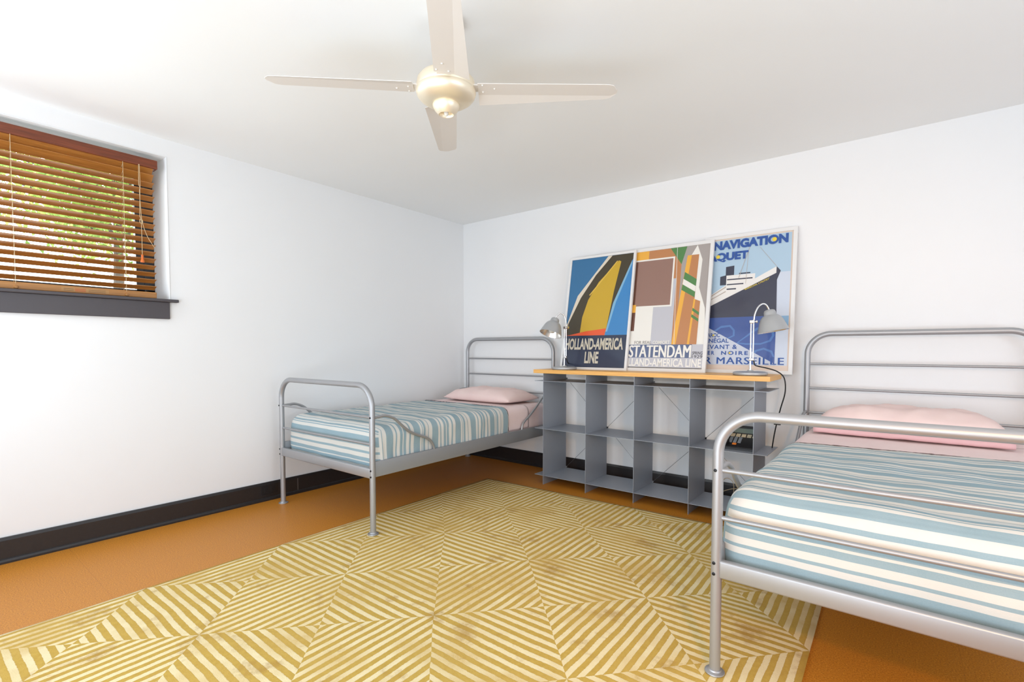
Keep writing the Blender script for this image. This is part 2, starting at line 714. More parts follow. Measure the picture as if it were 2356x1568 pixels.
for yy in (-3.205, -2.755):
    bm = bmesh.new()
    tube(bm, [L(-0.022, yy, 2.126), L(-0.022, yy, 1.39)], 0.0012, 6)
    tube(bm, [L(-0.073, yy, 2.126), L(-0.076, yy, 1.39)], 0.0012, 6)
    for i in range(NS):
        z = zt0+(zb0-zt0)*i/(NS-1)
        tube(bm, [L(-0.023, yy, z+0.002), L(-0.075, yy, z-0.022)], 0.0008, 5)
    obj('ladder_cord', bm, M_CORD, blind)
    bm = LATHE([(0, 0.018), (0.007, 0.017), (0.009, 0.01), (0.009, 0.0), (0, 0.0)], 12, Matrix.Translation(L(-0.0235, yy, 1.372)) @ Matrix.Rotation(PI/2, 4, 'Y') @ Matrix.Translation((0, 0, -0.006)))
    obj('rail_button', bm, M_RAILW, blind)
bm = bmesh.new()
tube(bm, catmull([L(-0.018, -2.682, 2.13), L(-0.015, -2.684, 2.02), L(-0.013, -2.680, 1.98), L(-0.014, -2.684, 1.84), L(-0.013, -2.678, 1.80), L(-0.012, -2.678, 1.60)]), 0.0015, 6)
tube(bm, catmull([L(-0.017, -2.679, 2.13), L(-0.014, -2.678, 2.0), L(-0.012, -2.683, 1.97), L(-0.013, -2.676, 1.82), L(-0.013, -2.668, 1.775), L(-0.014, -2.650, 1.72), L(-0.015, -2.625, 1.675), L(-0.016, -2.615, 1.66)]), 0.0014, 6)
tube(bm, catmull([L(-0.012, -2.684, 1.815), L(-0.010, -2.673, 1.808), L(-0.010, -2.674, 1.79), L(-0.012, -2.685, 1.795), L(-0.012, -2.684, 1.815)]), 0.0016, 6)
pc = obj('pull_cord', bm, M_CORD, blind)
bm = LATHE([(0, 0.045), (0.0055, 0.045), (0.006, 0.02), (0.0095, 0.008), (0.0095, 0.0), (0, 0.0)], 14, Matrix.Translation(L(-0.012, -2.678, 1.565)))
obj('tassel', bm, mat('orange_wood', srgb(220, 110, 40), 0.4), pc)
bm = bmesh.new()
yl = -2.935
box(bm, 0.026, 0.0266, yl-0.10+ly, yl+0.10+ly, 0.011, 0.031, mi=0)
for zz in (0.0145, 0.0235):
    box(bm, 0.0266, 0.0270, yl-0.045+ly, yl+0.0+ly, zz, zz+0.0035, mi=1)
    box(bm, 0.0266, 0.0270, yl-0.09+ly, yl-0.05+ly, zz, zz+0.002, mi=2)
    box(bm, 0.0266, 0.0270, yl+0.012+ly, yl+0.085+ly, zz, zz+0.002, mi=2)
obj('warning_label', bm, [mat('label_paper', srgb(186, 138, 84), 0.5), mat('label_orange', srgb(206, 84, 30), 0.5), mat('label_print', srgb(110, 80, 55), 0.5)], blind)

# ------------------------------------------------------------------ outside the window
struct('ground', BOX(-14, -WD-0.02, -16, 10, 0.4, 0.45), M_GROUND)
rnd = random.Random(5)


def tree(loc, label, h, spread, nleaf, group, leaf=0.05):
    t = thing('garden_tree', label, 'tree', loc, group=group)
    bm = bmesh.new()
    tips = []
    tube(bm, catmull([(0, 0, 0), (0.05, 0.03, h*0.3), (-0.04, 0.06, h*0.62), (0.02, 0.0, h)]), [0.06-0.045*i/18 for i in range(19)], 8)
    for k in range(16):
        a = rnd.uniform(0, 2*PI)
        z = h*rnd.uniform(0.52, 1.0)
        rr = spread*rnd.uniform(0.6, 1.0)
        p = [(0, 0, z), (math.cos(a)*rr*0.5, math.sin(a)*rr*0.5, z+0.12*h*rnd.uniform(0, 1)), (math.cos(a)*rr, math.sin(a)*rr, z+0.1*h*rnd.uniform(-0.6, 1))]
        tube(bm, catmull(p, 4), [0.018-0.0016*i for i in range(9)], 5)
        tips.append(p)
    obj('trunk', bm, M_BARK, t)
    bm = bmesh.new()
    for k in range(nleaf):
        p = rnd.choice(tips)
        f = rnd.uniform(0.2, 1.1)
        q = Vector(p[0]).lerp(Vector(p[2]), f)+Vector((rnd.gauss(0, 1), rnd.gauss(0, 1), rnd.gauss(0, 1)))*0.16
        s = leaf*rnd.uniform(0.6, 1.3)
        mm = Matrix.Translation(q) @ Matrix.Rotation(rnd.uniform(0, 2*PI), 4, 'Z') @ Matrix.Rotation(rnd.uniform(-1.2, 1.2), 4, 'X')
        vs_ = [bm.verts.new(mm @ Vector(c)) for c in ((0, -s, 0), (s*0.45, 0, s*0.1), (0, s, 0), (-s*0.45, 0, s*0.1))]
        bm.faces.new(vs_)
    f = obj('foliage', bm, M_LEAF, t)
    f['kind'] = 'stuff'
    return t


tree((-2.1, -2.35, 0.45), 'leafy green tree just outside the window, seen through the blind', 3.1, 0.95, 9000, 'trees outside the window', 0.034)
tree((-4.7, -1.5, 0.45), 'paler tree farther off outside, behind the nearer tree', 3.6, 1.0, 3400, 'trees outside the window', 0.07)

# ------------------------------------------------------------------ outlet in the baseboard
out = thing('electrical_outlet', 'black double socket set in the baseboard behind the left bed leg', 'outlet', (0.0155, -1.985, 0.078))
obj('cover_plate', BOX(0, 0.004, -0.058, 0.058, -0.036, 0.036, 0.0015), M_BLACK, out)
for s in (-1, 1):
    bm = bmesh.new()
    box(bm, 0.004, 0.0065, s*0.022-0.016, s*0.022+0.016, -0.018, 0.018, 0.001)
    for q in (-1, 1):
        box(bm, 0.0062, 0.0069, s*0.022+q*0.005-0.001, s*0.022+q*0.005+0.001, -0.002, 0.009, mi=1)
    box(bm, 0.0062, 0.0069, s*0.022-0.002, s*0.022+0.002, -0.011, -0.007, mi=1)
    obj('socket', bm, [M_RUBBER, mat('socket_slot', (0.002, 0.002, 0.002), 0.8)], out)

# ------------------------------------------------------------------ ceiling fan
fan = thing('ceiling_fan', 'four-bladed off-white ceiling fan hanging from the white ceiling', 'fan', (2.084, -2.262, 2.05))
zc = HC-2.05
obj('canopy', LATHE([(0, zc), (0.062, zc), (0.062, zc-0.02), (0.05, zc-0.045), (0.018, zc-0.055), (0, zc-0.055)], 32), M_FANW, fan, True, 40)
obj('down_rod', LATHE([(0, 0.05), (0.013, 0.05), (0.013, zc-0.05), (0, zc-0.05)], 16), M_FANW, fan, True, 40)
obj('motor_housing', LATHE([(0, 0.055), (0.05, 0.055), (0.095, 0.045), (0.108, 0.03), (0.111, 0.014), (0.1115, 0.004), (0.1095, -0.002),
                            (0.113, -0.005), (0.1135, -0.014), (0.110, -0.026), (0.100, -0.038), (0.082, -0.050), (0.060, -0.056), (0.045, -0.058), (0, -0.058)], 48), M_FANH, fan, True, 50)
bm = LATHE([(0, -0.055), (0.050, -0.055), (0.0515, -0.060), (0.050, -0.066), (0.044, -0.078), (0.033, -0.090), (0.029, -0.094), (0.0275, -0.093), (0.026, -0.080), (0, -0.078)], 40)
obj('switch_cup', bm, M_FANH, fan, True, 60)
bm = LATHE([(0, -0.078), (0.008, -0.078), (0.009, -0.090), (0.005, -0.097), (0, -0.098)], 14)
obj('centre_screw', bm, M_FANW, fan, True, 50)


def blade_bm():
    bm = bmesh.new()
    p1, p2 = math.radians(5), math.radians(17)
    R0, R1 = 0.122, 0.655
    prof = []
    N = 26
    rows_t, rows_b = [], []
    for i in range(N+1):
        f = i/N
        x = R0+(R1-R0)*f
        tip = max(0.0, (x-(R1-0.045))/0.045)
        lead = 0.040-0.002*f
        fold = -0.034
        trail = fold-(0.056*(1-f)+0.016*f)
        if tip > 0:
            sh = 1-math.sqrt(max(0, 1-tip**2))
            lead -= sh*0.040
            trail += sh*0.030
            fold = min(max(fold, trail), lead)
        pts = [(lead, 0)]
        # leading edge lip, main plate, folded trailing flange (lower)
        P = []
        for y in (lead, (lead+fold)/2, fold):
            P.append((y*math.cos(p1), (y)*math.sin(p1)))
        dy = fold-trail
        P.append((P[-1][0]-dy*math.cos(p2), P[-1][1]-dy*math.sin(p2)))
        rows_t.append([bm.verts.new((x, -a, b+0.0011)) for a, b in P])
        rows_b.append([bm.verts.new((x, -a, b-0.0011)) for a, b in P])
    m_ = len(rows_t[0])
    for i in range(N):
        for k in range(m_-1):
            bm.faces.new((rows_t[i][k], rows_t[i+1][k], rows_t[i+1][k+1], rows_t[i][k+1]))
            bm.faces.new((rows_b[i][k], rows_b[i][k+1], rows_b[i+1][k+1], rows_b[i+1][k]))
        bm.faces.new((rows_t[i][0], rows_b[i][0], rows_b[i+1][0], rows_t[i+1][0]))
        bm.faces.new((rows_t[i][-1], rows_t[i+1][-1], rows_b[i+1][-1], rows_b[i][-1]))
    for rt_, rb_ in ((rows_t[0], rows_b[0]), (rows_t[-1], rows_b[-1])):
        for k in range(m_-1):
            bm.faces.new((rt_[k], rt_[k+1], rb_[k+1], rb_[k]))
    bmesh.ops.recalc_face_normals(bm, faces=bm.faces)
    return bm


q_ = Matrix.Rotation(math.radians(2.4), 3, Vector((math.cos(math.radians(43.5)), math.sin(math.radians(43.5)), 0)))
fan.rotation_euler = q_.to_euler()
# In local blade space +x runs outwards; the folded flange lies on the counter-clockwise side (+y)
first = None
for k in range(4):
    ang = math.radians((38.5, 134.5, 224.0, 314.0)[k])
    if first is None:
        bmb = blade_bm()
        b = obj('blade', bmb, M_FANB, fan, False)
        ir = obj('blade_iron', BOX(0.085, 0.150, -0.030, 0.022, 0.0015, 0.006, 0.001), M_FANB, b)
        for (sx_, sy_) in ((0.140, 0.014), (0.140, -0.030), (0.185, -0.008)):
            zz = -sy_*math.tan(math.radians(5))
            obj('screw', LATHE([(0, -0.0045), (0.003, -0.004), (0.0045, -0.0012), (0.0045, 0), (0, 0)], 12, Matrix.Translation((sx_, sy_, zz-0.0008))), M_FANW, b, True, 50)
        first = b
    else:
        b = copy_tree(first, fan)
    b.rotation_euler = (0, 0, ang)

# ------------------------------------------------------------------ beds
YH, YT = -0.07, -1.945


def make_bed(x0, label, zl, zr):
    bed = thing('metal_bed', label, 'bed', (x0[0], x0[1], 0), (0, 0, x0[2]), group='silver tubular beds')
    R = 0.0165
    W = 1.0
    obj('headboard_tube', TUBE(fillet([(0, YH, 0.004), (0, YH, 1.155), (W, YH, 1.155), (W, YH, 0.004)], [0, 0.125, 0.125, 0], 14), R, 20), M_STEEL, bed, True, 50)
    obj('footboard_tube', TUBE(fillet([(0, YT, zl+0.004), (0, YT, 0.855), (W, YT, 0.855), (W, YT, zr+0.004)], [0, 0.125, 0.125, 0], 14), R, 20), M_STEEL, bed, True, 50)
    for z in (0.971, 0.823, 0.673):
        obj('headboard_bar', TUBE([(0.012, YH, z), (W-0.012, YH, z)], 0.0072, 14), M_STEELD, bed, True, 50)
    for z in (0.676, 0.523):
        obj('footboard_bar', TUBE([(0.012, YT, z), (W-0.012, YT, z)], 0.0076, 14), M_STEELD, bed, True, 50)
    for y in (YH, YT):
        obj('end_rail', BOX(0.010, W-0.010, y-0.013, y+0.013, 0.330, 0.387, 0.006, 3), M_STEEL, bed, True, 40)
    for x in (0.0, W):
        obj('side_rail', BOX(x-0.010, x+0.010, YT+0.012, YH-0.012, 0.337, 0.425, 0.003), M_RAILM, bed, True, 40)
        f = [(-1.93, .674), (-1.89, .677), (-1.848, .677), (-1.79, .655), (-1.735, .609), (-1.678, .565), (-1.61, .533), (-1.552, .512), (-1.508, .486), (-1.482, .451), (-1.470, .408)]
        obj('side_guard', TUBE(catmull([(x, y, z) for y, z in f], 5), 0.0088, 14), M_STEELD, bed, True, 50)
        h = [(-0.085, .676), (-0.13, .678), (-0.17, .675), (-0.21, .664), (-0.25, .644), (-0.318, .592), (-0.418, .525), (-0.487, .487), (-0.519, .457), (-0.530, .408)]
        obj('side_guard', TUBE(catmull([(x, y, z) for y, z in h], 5), 0.0088, 14), M_STEELD, bed, True, 50)
        for y in (YH, YT):
            obj('foot', LATHE([(0, 0), (0.030, 0), (0.031, 0.002), (0.030, 0.005), (0.021, 0.008), (0.019, 0.012), (0.0165, 0.013), (0, 0.013)], 28, Matrix.Translation((x, y, 0.0 if y == YH else (zl if x == 0 else zr)))), M_STEEL, bed, True, 40)
    for x, s in ((0.0, 1), (W, -1)):
        for z in (0.676, 0.377, 0.342):
            M_ = Matrix.Translation((x-s*0.004, YT-0.0155, z)) @ Matrix.Rotation(PI/2, 4, 'X')
            obj('bolt', LATHE([(0, 0.0022), (0.0025, 0.0022), (0.003, 0.0035), (0.0048, 0.0030), (0.0055, 0.0), (0, 0.0)], 14, M_), M_BOLT, bed, True, 50)
    obj('mattress_base', BOX(0.0105, W-0.0105, YT+0.014, YH-0.014, 0.334, 0.3485), mat('slat_board', (0.45, 0.36, 0.25), 0.7), bed)
    return bed


BEDL = (0.130, -0.012, 0.0125)      # x, y, turn
BEDR = (3.027, -0.035, -0.003)


def place(o, b):
    o.location = (b[0], b[1], 0)
    o.rotation_euler = (0, 0, b[2])
    return o


bedL = make_bed(BEDL, 'silver tubular bed in the left corner, standing along the left wall', 0.0, 0.0142)
bedR = make_bed(BEDR, 'silver tubular bed in the right foreground, cut off by the right edge', 0.0142, 0.0)


def rbox(faces, x0, x1, y0, y1, z0, z1, r, nx=40, ny=70, nz=14, amp=0.003, seed=0, bulge=0.0, open_head=False, hem=0.0):
    """rounded box skin. faces from 'tlrfhb'. UV: x = run along the bed in metres, y = across."""
    bm = bmesh.new()
    uvl = bm.loops.layers.uv.new('UVMap')

    def rnd_pt(p):
        c = Vector((min(max(p.x, x0+r), x1-r), max(p.y, y0+r) if open_head else min(max(p.y, y0+r), y1-r), min(p.z, z1-r) if 'b' not in faces else min(max(p.z, z0+r), z1-r)))
        d = p-c
        if d.length > 1e-6:
            n = d.normalized()
            p2 = c+n*r
        else:
            n, p2 = Vector((0, 0, 1)), p
        return p2, n

    def disp(p, n, p0):
        q = p*5.0+Vector((seed*3.1, seed*7.7, 0))
        a = amp*(noise.noise(q)+0.5*noise.noise(q*2.3)+0.35*noise.noise(Vector((q.x*1.0, q.y*5.0, q.z*2))))
        if bulge:
            hz = (p0.z-z0)/(z1-z0)
            if n.y < -0.5:
                a += bulge*math.sin(PI*min(1, max(0, hz)))*(0.6+0.4*math.sin(PI*(p0.x-x0)/(x1-x0)))
        p = p+n*a
        if hem:
            low = max(0.0, 1-(p0.z-z0)/0.05)
            if low > 0 and abs(n.z) < 0.5:
                p.z += hem*low*(noise.noise(Vector((p0.x*7, p0.y*7, seed+4.0))))
        return p

    def grid(nu, nv, fn):
        V, S = [], []
        for i in range(nu+1):
            rv, rs = [], []
            for j in range(nv+1):
                p0, s, t = fn(i/nu, j/nv)
                p, n = rnd_pt(p0)
                rv.append(bm.verts.new(disp(p, n, p0)))
                rs.append((s, t))
            V.append(rv)
            S.append(rs)
        for i in range(nu):
            for j in range(nv):
                idx = ((i, j), (i+1, j), (i+1, j+1), (i, j+1))
                f = bm.faces.new([V[a][b] for a, b in idx])
                for lp, (a, b) in zip(f.loops, idx):
                    lp[uvl].uv = S[a][b]

    lerp = lambda a, b, f: a+(b-a)*f
    sm = lambda f: f
    if 't' in faces:
        grid(nx, ny, lambda u, v: (Vector((lerp(x0, x1, u), lerp(y0, y1, v), z1)), -lerp(y0, y1, v), lerp(x0, x1, u)))
    if 'b' in faces:
        grid(nx, ny, lambda u, v: (Vector((lerp(x1, x0, u), lerp(y0, y1, v), z0)), -lerp(y0, y1, v), lerp(x1, x0, u)))
    if 'l' in faces:
        grid(nz, ny, lambda u, v: (Vector((x0, lerp(y0, y1, v), lerp(z0, z1, u))), -lerp(y0, y1, v), x0-(z1-lerp(z0, z1, u))))
    if 'r' in faces:
        grid(nz, ny, lambda u, v: (Vector((x1, lerp(y0, y1, v), lerp(z1, z0, u))), -lerp(y0, y1, v), x1+(z1-lerp(z1, z0, u))))
    if 'f' in faces:
        grid(nx, nz, lambda u, v: (Vector((lerp(x0, x1, u), y0, lerp(z0, z1, v))), -y0+0.9*(z1-lerp(z0, z1, v)), lerp(x0, x1, u)))
    if 'h' in faces:
        grid(nx, nz, lambda u, v: (Vector((lerp(x1, x0, u), y1, lerp(z0, z1, v))), -y1-(z1-lerp(z0, z1, v)), lerp(x1, x0, u)))
    bmesh.ops.remove_doubles(bm, verts=bm.verts, dist=0.0006)
    bmesh.ops.recalc_face_normals(bm, faces=bm.faces)
    return bm


def solid(o, th, off=1):
    md = o.modifiers.new('thickness', 'SOLIDIFY')
    md.thickness = th
    md.offset = off
    md.use_rim = True
    return o


def mattress(bd, label):
    x0 = 0.0
    bm = rbox('tblrfh', x0+0.028, x0+0.972, -1.885, -0.105, 0.349, 0.600, 0.05, amp=0.002, seed=bd[0])
    o = place(obj('mattress', bm, M_PINK, None, True), bd)
    return tag(o, label, 'mattress', 'mattresses on the two beds')


mattress(BEDL, 'single mattress in pink fitted sheet on the bed in the left corner')
mattress(BEDR, 'single mattress in pink fitted sheet on the bed in the right foreground')


def sheet(bd, y0, y1, label, zb=0.425):
    x0 = 0.0
    bm = rbox('tlr', x0+0.0245, x0+0.9755, y0, y1, zb, 0.6035, 0.052, nx=44, ny=30, amp=0.0022, seed=bd[0]+2, open_head=True)
    o = place(obj('bed_sheet', bm, M_PINK, None, True), bd)
    solid(o, 0.0012)
    return tag(o, label, 'sheet', 'pink top sheets')


sheet(BEDL, -1.10, -0.40, 'pink top sheet between pillow and striped blanket, on the left corner bed')
sheet(BEDR, -1.30, -0.36, 'pink top sheet between pillow and striped blanket, on the right foreground bed')


def blanket(bd, yh, mt, label, skew, seed):
    x0 = 0.0
    bm = rbox('tlrf', x0+0.019, x0+0.981, -1.893, yh, 0.352, 0.6085, 0.060, nx=70, ny=110, nz=26, amp=0.0065, seed=seed, bulge=0.020, open_head=True, hem=0.012)
    uvl = bm.loops.layers.uv.active
    for v in bm.verts:
        # head hem runs slightly askew and a little ragged
        k = max(0.0, 1-(yh-v.co.y)/0.5)
        if k > 0:
            t = (v.co.x-x0)
            v.co.y += k*(skew*(t-0.5)+0.006*noise.noise(Vector((v.co.x*14, seed, v.co.z*9))))
        # the foot corners sag outwards over the end rail
        fl = max(0.0, min(1.0, (-1.78-v.co.y)/0.10))*max(0.0, min(1.0, (0.60-v.co.z)/0.2))
        v.co.x += fl*0.024*(1 if v.co.x > x0+0.5 else -1)*max(0.0, abs(v.co.x-x0-0.5)-0.3)/0.18
    rim = []
    for i in range(121):
        f = i/120
        a0, z0_, z1_, rr = 0.019, 0.432, 0.6085, 0.060
        ls = (z1_-rr-z0_)
        arc = rr*PI/2
        wd = 0.962-2*rr
        tot = 2*ls+2*arc+wd
        d = f*tot
        if d < ls:
            p = (a0-0.004, z0_+d)
        elif d < ls+arc:
            g = (d-ls)/rr
            p = (a0+rr-(rr+0.004)*math.cos(g), z1_-rr+(rr+0.004)*math.sin(g))
        elif d < ls+arc+wd:
            p = (a0+rr+d-ls-arc, z1_+0.004)
        elif d < ls+2*arc+wd:
            g = (d-ls-arc-wd)/rr
            p = (a0+rr+wd+(rr+0.004)*math.sin(g), z1_-rr+(rr+0.004)*math.cos(g))
        else:
            p = (a0+0.962+0.004, z1_-rr-(d-ls-2*arc-wd))
        rim.append((p[0], yh+skew*(p[0]-0.5)+0.004*noise.noise(Vector((p[0]*14, seed, p[1]*9)))+0.003*noise.noise(Vector((d*40, seed, 1))), p[1]))
    o = place(obj('striped_blanket', bm, mt, None, True), bd)
    solid(o, 0.004)
    obj('hem_thread', TUBE(rim, [(0.0016 if bd is BEDL else 0.0008)+0.0022*abs(noise.noise(Vector((i*0.9, seed, 3)))) for i in range(121)], 6), mat('dark_thread', (0.03, 0.04, 0.06), 0.9) if bd is BEDL else mat('brown_thread', (0.10, 0.06, 0.055), 0.9), o)
    return tag(o, label, 'blanket', 'blue and white striped blankets')


blanket(BEDL, -0.682, M_BLANKL, 'blue and white striped blanket tucked over the bed in the left corner', 0.0, 1.3)
blanket(BEDR, -0.830, M_BLANKR, 'blue and white striped blanket tucked over the bed in the right foreground', 0.10, 4.7)


def pillow(name, loc, rotz, w, d, h, label, seed, tilt=0.0):
    bm = bmesh.new()
    N = 44
    tops, bots = [], []
    for i in range(N+1):
        rt_, rb_ = [], []
        for j in range(N+1):
            u, v = -1+2*i/N, -1+2*j/N
            px = u*w/2*(1-0.07*(1-abs(u)**2)*0 - 0.05*(1-v*v)*abs(u)**3)
            py = v*d/2*(1-0.05*(1-u*u)*abs(v)**3)
            hh = ((1-abs(u)**3.4)*(1-abs(v)**2.8))**0.5
            wr = noise.noise(Vector((px*9+seed, py*9, seed)))*0.013+noise.noise(Vector((px*26+seed, py*12, seed+2)))*0.006
            ed = min(1.0, 4*(1-max(abs(u), abs(v))))
            z = h*0.72*hh*(1+0.12*noise.noise(Vector((px*4, py*4, seed+7))))+wr*ed
            rt_.append(bm.verts.new((px, py, h*0.22+z)))
            if i in (0, N) or j in (0, N):
                rb_.append(rt_[-1])
            else:
                rb_.append(bm.verts.new((px, py, max(0.0, h*0.22-h*0.26*hh))))
        tops.append(rt_)
        bots.append(rb_)
    for i in range(N):
        for j in range(N):
            bm.faces.new((tops[i][j], tops[i+1][j], tops[i+1][j+1], tops[i][j+1]))
            bm.faces.new((bots[i][j], bots[i][j+1], bots[i+1][j+1], bots[i+1][j]))
    bmesh.ops.recalc_face_normals(bm, faces=bm.faces)
    o = obj(name, bm, M_PINKD, None, True)
    o.location = loc
    o.rotation_euler = (tilt, 0, rotz)
    return tag(o, label, 'pillow', 'pink pillows')


PZ = 0.606
pl = pillow('pillow', (0.640, -0.325, PZ), 0.02, 0.74, 0.44, 0.125, 'plump pink pillow at the head of the left corner bed', 3.0)
pr_ = pillow('pillow', (3.500, -0.300, PZ), 0.0, 0.80, 0.46, 0.165, 'plump pink pillow at the head of the right foreground bed', 8.0)
# open hem along the front of the right pillowcase
bm = bmesh.new()
n = 30
pts = [(-0.385+0.77*i/n, -0.228+0.004*noise.noise(Vector((i*0.4, 2, 0))), 0.020+0.003*noise.noise(Vector((i*0.3, 5, 0)))) for i in range(n+1)]
tube(bm, pts, 0.013, 8)
for v in bm.verts:
    v.co.z = 0.022+(v.co.z-0.020)*1.1
    v.co.y = -0.228+(v.co.y+0.228)*0.8
obj('pillowcase_hem', bm, mat('deep_pink_hem', srgb(224, 180, 182), 0.9), pr_, True)

# ------------------------------------------------------------------ rug
XB = [(0, 0.862), (1, 1.450), (2, 2.038), (3, 2.648), (4, 3.240)]
YB = [(0.115, -0.585), (1, -1.113), (2, -1.672), (3, -2.314), (4, -2.932), (5, -3.54), (5.02, -3.55)]


def interp(tab, a):
    for (a0, b0), (a1, b1) in zip(tab, tab[1:]):
        if a <= a1:
            return b0+(b1-b0)*(a-a0)/(a1-a0)
    return tab[-1][1]


bm = bmesh.new()
uvl = bm.loops.layers.uv.new('UVMap')
NI, NJ = 64, 80
Vt = []
for i in range(NI+1):
    a = 0.002+3.996*i/NI
    row = []
    for j in range(NJ+1):
        b = 0.115+(5.02-0.115)*j/NJ
        x, y = interp(XB, a), interp(YB, b)
        xx = x+0.012*(-y-1.1)+0.003*noise.noise(Vector((x*3, y*3, 0)))
        yy = y+(0.030-0.006*min(b, 5))*(x-2.04)+0.003*noise.noise(Vector((x*3, y*3, 9)))
        ed = min(i, NI-i, j, NJ-j)
        z = (0.008 if ed == 0 else 0.0125)+0.001*noise.noise(Vector((x*2, y*2, 4)))
        row.append((bm.verts.new((xx, yy, z)), (a, b)))
    Vt.append(row)
for i in range(NI):
    for j in range(NJ):
        idx = ((i, j), (i, j+1), (i+1, j+1), (i+1, j))
        f = bm.faces.new([Vt[p][q][0] for p, q in idx])
        for lp, (p, q) in zip(f.loops, idx):
            lp[uvl].uv = Vt[p][q][1]
bnd = [e for e in bm.edges if e.is_boundary]
ret = bmesh.ops.extrude_edge_only(bm, edges=bnd)
for g in ret['geom']:
    if isinstance(g, bmesh.types.BMVert):
        g.co.z = 0.0005
for f in bm.faces:
    f.smooth = True
bmesh.ops.recalc_face_normals(bm, faces=bm.faces)
rug = obj('area_rug', bm, M_RUG)
tag(rug, 'large gold and cream rug woven in concentric striped squares on the cork floor', 'rug')

# ------------------------------------------------------------------ shelving console
CX, CY, SP, DEP = 1.2995, -0.4648, 0.3764, 0.335
cons = thing('shelving_console', 'low blue-grey metal shelving console with maple top between the two beds', 'shelf', (CX, CY, 0))
ZT = 0.8727
for k in range(5):
    x = k*SP
    obj('upright', BOX(x-0.0015, x+0.0015, 0, DEP, 0.0, ZT), M_CONS, cons)
for z in (0.8135, 0.4394, 0.0710):
    obj('shelf_board', BOX(-0.082, 4*SP+0.074, 0.001, DEP-0.002, z-0.0025, z+0.0005), M_CONS, cons)
obj('tabletop', BOX(1.206-CX, 2.888-CX, -0.002, DEP+0.012, ZT, 0.9015, 0.0015), M_MAPLE, cons)
zs = {1: 0.8135, 2: 0.4394, 3: 0.0710}
for k0, z0, k1, z1 in ((0, 1, 1, 2), (0, 3, 1, 2), (1, 2, 2, 1), (1, 2, 2, 3), (2, 1, 3, 2), (2, 3, 3, 2), (3, 2, 4, 1), (3, 2, 4, 3)):
    a = Vector((k0*SP+0.004, DEP+0.004, zs[z0]+0.006))
    b = Vector((k1*SP-0.004, DEP+0.004, zs[z1]+0.006))
    br = obj('brace_wire', TUBE([a, b], 0.0013, 8), M_WIRE, cons)
    for p in (a, b):
        fb = lathe(bmesh.new(), [(0, -0.006), (0.006, -0.006), (0.006, 0.006), (0, 0.006)], 12, Matrix.Translation(p) @ Matrix.Rotation(PI/2, 4, 'X'))
        obj('wire_clamp', fb, M_STEELD, br)

# ------------------------------------------------------------------ lettering helper


def text_bm(body, w, h, bold=0.0, mi=0, bm=None, x=0, y=0, z=0, rot=0.0, space=1.0, heavy=0.0):
    """flat lettering scaled into a w x h box whose lower left corner is x,y"""
    cu = bpy.data.curves.new('txt', 'FONT')
    cu.body = body
    cu.size = 1
    cu.offset = bold
    cu.space_character = space
    cu.resolution_u = 4
    ob = bpy.data.objects.new('txt', cu)
    C.objects.link(ob)
    dg = bpy.context.evaluated_depsgraph_get()
    dg.update()
    me = bpy.data.meshes.new_from_object(ob.evaluated_get(dg))
    bpy.data.objects.remove(ob, do_unlink=True)
    bpy.data.curves.remove(cu)
    xs = [v.co.x for v in me.vertices]
    ys = [v.co.y for v in me.vertices]
    x0, x1, y0, y1 = min(xs), max(xs), min(ys), max(ys)
    sx, sy = w/(x1-x0), h/(y1-y0)
    if bm is None:
        bm = bmesh.new()
    nv = {}
    c, s = math.cos(rot), math.sin(rot)
    for k, dx in enumerate((0.0,) if not heavy else (0.0, -heavy, heavy)):
        for v in me.vertices:
            px, py = (v.co.x-x0)*sx+dx, (v.co.y-y0)*sy
            nv[v.index] = bm.verts.new((x+px*c-py*s, y+px*s+py*c, z+k*0.00003))
        for p in me.polygons:
            try:
                f = bm.faces.new([nv[i] for i in p.vertices])
                f.material_index = mi
            except ValueError:
                pass
    bpy.data.meshes.remove(me)
    return bm


# ------------------------------------------------------------------ posters (stand on the console, lean on the wall)
# local space: x right, y up along the print, +z out of the print


def poster(label, xl, yb, yt, zt, w, fr, dep=0.020, mount=0.0):
    B = Vector((xl, yb, 0.9018))
    hv = Vector((0, yt-yb, zt-0.9018))
    h = hv.length
    t = thing('framed_poster', label, 'poster', group='framed ocean liner posters')
    X = Vector((1, 0, 0))
    Yv = hv.normalized()
    Z = X.cross(Yv)
    mt = Matrix((X, Yv, Z)).transposed().to_4x4()
    mt.translation = B
    t.matrix_world = mt
    bm = bmesh.new()

    def bar(p):
        n = len(p)
        a = [bm.verts.new((*q, 0.0)) for q in p]
        b = [bm.verts.new((*q, -dep)) for q in p]
        bm.faces.new(a)
        bm.faces.new(b[::-1])
        for i in range(n):
            bm.faces.new((a[i], b[i], b[(i+1) % n], a[(i+1) % n]))
    bar([(0, 0), (w, 0), (w-fr, fr), (fr, fr)])
    bar([(w, 0), (w, h), (w-fr, h-fr), (w-fr, fr)])
    bar([(w, h), (0, h), (fr, h-fr), (w-fr, h-fr)])
    bar([(0, h), (0, 0), (fr, fr), (fr, h-fr)])
    bmesh.ops.recalc_face_normals(bm, faces=bm.faces)
    obj('frame', bm, M_WHITEFRAME, t)
    return t, h


def art_mats(cols):
    return [mat('print_%s' % n, srgb(*c), 0.45, spec=0.35, coat=0.55) for n, c in cols]


